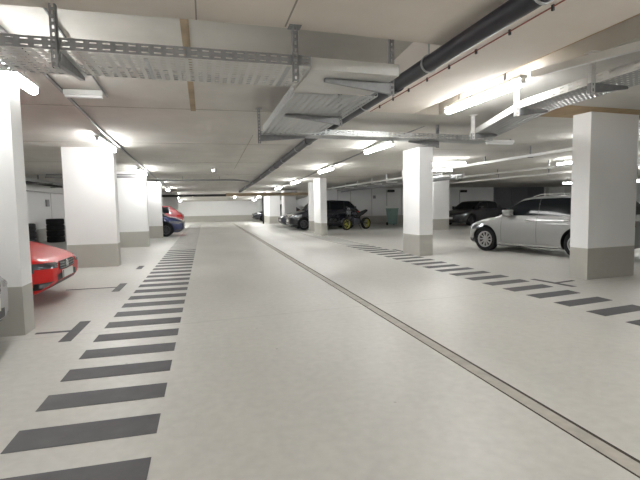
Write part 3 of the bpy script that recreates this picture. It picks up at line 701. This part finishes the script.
# dark compact van / SUV
make_car(Car(3.95, 1.78, 1.58, .80, 1.55, 3.35, 3.85, 1.02, .82, 1.08, 1.0, .75, 2.5, .32, gc=.14), 'black_compact_van', (6.35, 24.95, 0), PI, 'black compact van parked side-on behind the motorcycle', 'car', 'p_black', M['rimd'], doors=(1.2, 2.2, 3.1), split=(1.2, 2.2, 3.0, 3.6), dark_sill=True)
make_car(Car(4.4, 1.78, 1.42, 1.2, 2.05, 3.2, 3.95, .93, .72, .98, .96, .88, 2.6, .31), 'graphite_saloon', (4.35+2.2, 27.45, 0), PI, 'dark graphite car nosing out just beyond the black compact van', 'car', 'p_drk2', M['rimd'], doors=(1.4, 2.4), split=(1.5, 2.4, 3.3))
make_car(Car(4.35, 1.80, 1.42, 1.2, 2.0, 3.2, 3.95, .92, .72, .96, .93, .88, 2.6, .31), 'dark_saloon', (15.5, 24.4, 0), math.radians(200), 'dark saloon parked by the grey shutter, seen over the bonnet of the silver car', 'car', 'p_dark', M['rimd'], doors=(1.4, 2.4), split=(1.5, 2.4, 3.3))
make_car(Car(4.0, 1.74, 1.5, .72, 1.6, 3.2, 3.92, .92, .74, 1.0, .98, .78, 2.5, .31), 'blue_hatchback', (-1.0-2.0, 22.9, 0), 0, 'dark blue hatchback nosing out behind the bright fourth left column', 'car', 'p_blue', M['rimd'], doors=(1.3, 2.3), split=(1.45, 2.3, 3.2))
make_car(Car(3.9, 1.7, 1.46, 1.0, 1.85, 3.2, 3.85, .95, .74, 1.0, .98, .78, 2.45, .3), 'dull_red_hatchback', (-1.25-1.95, 28.0, 0), PI, 'dull red hatchback with its tail out, beyond the blue hatchback', 'car', 'p_wine', M['rimd'], doors=(1.3, 2.3), split=(1.45, 2.3, 3.2))
make_car(Car(4.1, 1.74, 1.45, 1.1, 1.9, 3.2, 3.9, .95, .74, 1.0, .98, .85, 2.5, .31), 'black_hatchback', (3.9+2.05, 39.2, 0), PI, 'small distant black car at the far right end of the lane', 'car', 'p_black', M['rimd'], doors=(1.3, 2.3), split=(1.45, 2.3, 3.2))
make_car(Car(4.2, 1.76, 1.45, 1.1, 1.9, 3.2, 4.0, .95, .74, 1.0, .98, .85, 2.5, .31), 'dark_hatchback', (14.45, 9.7, 0), PI, 'dark car with red tail lamp at the right picture edge, behind the large column', 'car', 'p_dark', M['rimd'], doors=(1.3, 2.3), split=(1.45, 2.3, 3.2))

# ------------------------------------------------------------------ motorcycle
t = empty('motorcycle', (7.72, 23.1, 0), math.radians(205), label='black motorcycle with yellow wheel rims beside the black compact van', cat='motorcycle')
for x, nmw in ((.7, 'front_wheel'), (-.7, 'rear_wheel')):
    w_ = MB().lathe(tyre_mesh(.31, .13 if x > 0 else .17, .23), 32, 'y', (x, 0, .31), close=True).build(nmw, M['rubber'], t, smooth=35)
    d = MB().lathe([(.24, -.05), (.24, .05), (.215, .05), (.215, -.05)], 32, 'y', (x, 0, .31), close=True).lathe([(.001, -.06), (.045, -.06), (.045, .06), (.001, .06)], 16, 'y', (x, 0, .31))
    for k in range(5):
        a = 2*PI*k/5; d.tube([(x+.03*math.cos(a), 0, .31+.03*math.sin(a)), (x+.225*math.cos(a), 0, .31+.225*math.sin(a))], .016, 6)
    d.build('wheel_rim', M['yrim'], w_, smooth=40)
f = MB()
for s in (-1, 1): f.tube([(.70, s*.09, .31), (.46, s*.09, .98)], .025, 8)
f.build('front_fork', M['dark'], t, smooth=40)
MB().tube([(.36, -.36, 1.03), (.42, -.15, 1.0), (.42, .15, 1.0), (.36, .36, 1.03)], .014, 8).build('handlebar', M['dark'], t, smooth=40)
MB().tube([(.48, 0, .86), (.32, 0, .80), (0, 0, .62), (-.25, 0, .55), (-.3, 0, .36)], .045, 8).tube([(-.28, -.1, .38), (-.7, -.1, .31)], .025, 8).tube([(-.28, .1, .38), (-.7, .1, .31)], .025, 8).build('frame', M['dark'], t, smooth=40)
MB().tube([(.42, 0, .84), (.3, 0, .88), (.12, 0, .88), (-.02, 0, .80), (-.1, 0, .76)], [.04, .13, .15, .12, .05], 14).build('fuel_tank', M['p_black'], t, smooth=60)
MB().tube([(0, 0, .79), (-.2, 0, .79), (-.42, 0, .86), (-.72, 0, .98), (-.82, 0, 1.0)], [.07, .12, .11, .08, .03], 12).build('seat', M['dark'], t, smooth=60)
MB().box(-.15, .3, -.15, .15, .26, .58, bev=.05).tube([(.18, 0, .45), (.34, 0, .66)], .1, 12).build('engine', M['p_drk2'], t, smooth=40)
MB().tube([(.25, -.12, .3), (0, -.16, .24), (-.4, -.18, .33), (-.75, -.2, .46)], [.025, .03, .055, .06], 10).build('exhaust', M['dark'], t, smooth=40)
MB().tube([(.5, 0, .9), (.6, 0, .9), (.66, 0, .89)], [.12, .11, .07], 14).build('headlamp', M['lamp'], t, smooth=60)
MB().tube([(.44, 0, 1.0), (.56, 0, 1.05), (.6, 0, .98)], [.03, .13, .05], 10).build('fairing', M['p_black'], t, smooth=60)
for s in (-1, 1): MB().tube([(.4, s*.25, 1.02), (.38, s*.3, 1.17)], .008, 6).box(.35, .39, s*.32-.06, s*.32+.06, 1.15, 1.23, bev=.01).build('side_mirror', M['dark'], t)
g = MB()
for k in range(9):
    a, b = math.radians(20+k*16), math.radians(36+k*16)
    g.hexa([(.7+.33*math.cos(a), -.06, .31+.33*math.sin(a)), (.7+.33*math.cos(b), -.06, .31+.33*math.sin(b)), (.7+.33*math.cos(b), .06, .31+.33*math.sin(b)), (.7+.33*math.cos(a), .06, .31+.33*math.sin(a))],
           [(.7+.345*math.cos(a), -.06, .31+.345*math.sin(a)), (.7+.345*math.cos(b), -.06, .31+.345*math.sin(b)), (.7+.345*math.cos(b), .06, .31+.345*math.sin(b)), (.7+.345*math.cos(a), .06, .31+.345*math.sin(a))])
g.build('mudguard', M['p_black'], t)
MB().tube([(-.05, .12, .3), (-.08, .3, .01)], .012, 6).build('kickstand', M['dark'], t)

# ------------------------------------------------------------------ green bin
t = empty('wheeled_bin', (11.15, 26.4, 0), .1, label='grey-green wheeled bin against the far wall left of the middle column', cat='bin')
MB().hexa([(-.2, -.2, .06), (.2, -.2, .06), (.2, .22, .06), (-.2, .22, .06)], [(-.27, -.27, .98), (.27, -.27, .98), (.27, .3, .98), (-.27, .3, .98)]).build('body', M['green'], t)
MB().box(-.29, .29, -.3, .32, .98, 1.04, bev=.015).build('lid', M['green'], t)
for s in (-1, 1): MB().lathe([(.001, -.02), (.1, -.02), (.1, .02), (.001, .02)], 20, 'x', (s*.23, .24, .1)).build('wheel', M['rubber'], t)
MB().tube([(-.24, .36, 1.0), (.24, .36, 1.0)], .015, 8).build('handle', M['green'], t)

# ------------------------------------------------------------------ camera, world, view
f = 460.
cam = bpy.data.cameras.new('camera'); co = bpy.data.objects.new('camera', cam); C.objects.link(co)
cam.sensor_width = 36; cam.lens = 36*f/640; cam.clip_start = .05; cam.clip_end = 200
fw = Vector((205-320, -(206.5-240), -f)).normalized()
up = -Vector((425-320, -(6190-240), -f)).normalized(); up = (up-fw*up.dot(fw)).normalized()
rt = fw.cross(up)
Rm = Matrix((rt, fw, up))
co.matrix_world = Matrix.Translation((0, 0, 1.35)) @ Rm.to_4x4()
sc = bpy.context.scene; sc.camera = co
w = bpy.data.worlds.new('world'); sc.world = w; w.use_nodes = True
w.node_tree.nodes['Background'].inputs[0].default_value = (.9, .95, 1, 1); w.node_tree.nodes['Background'].inputs[1].default_value = .05
sc.view_settings.view_transform = 'Standard'; sc.view_settings.look = 'None'; sc.view_settings.gamma = 1
sc.view_settings.use_curve_mapping = False
sc.view_settings.exposure = .82
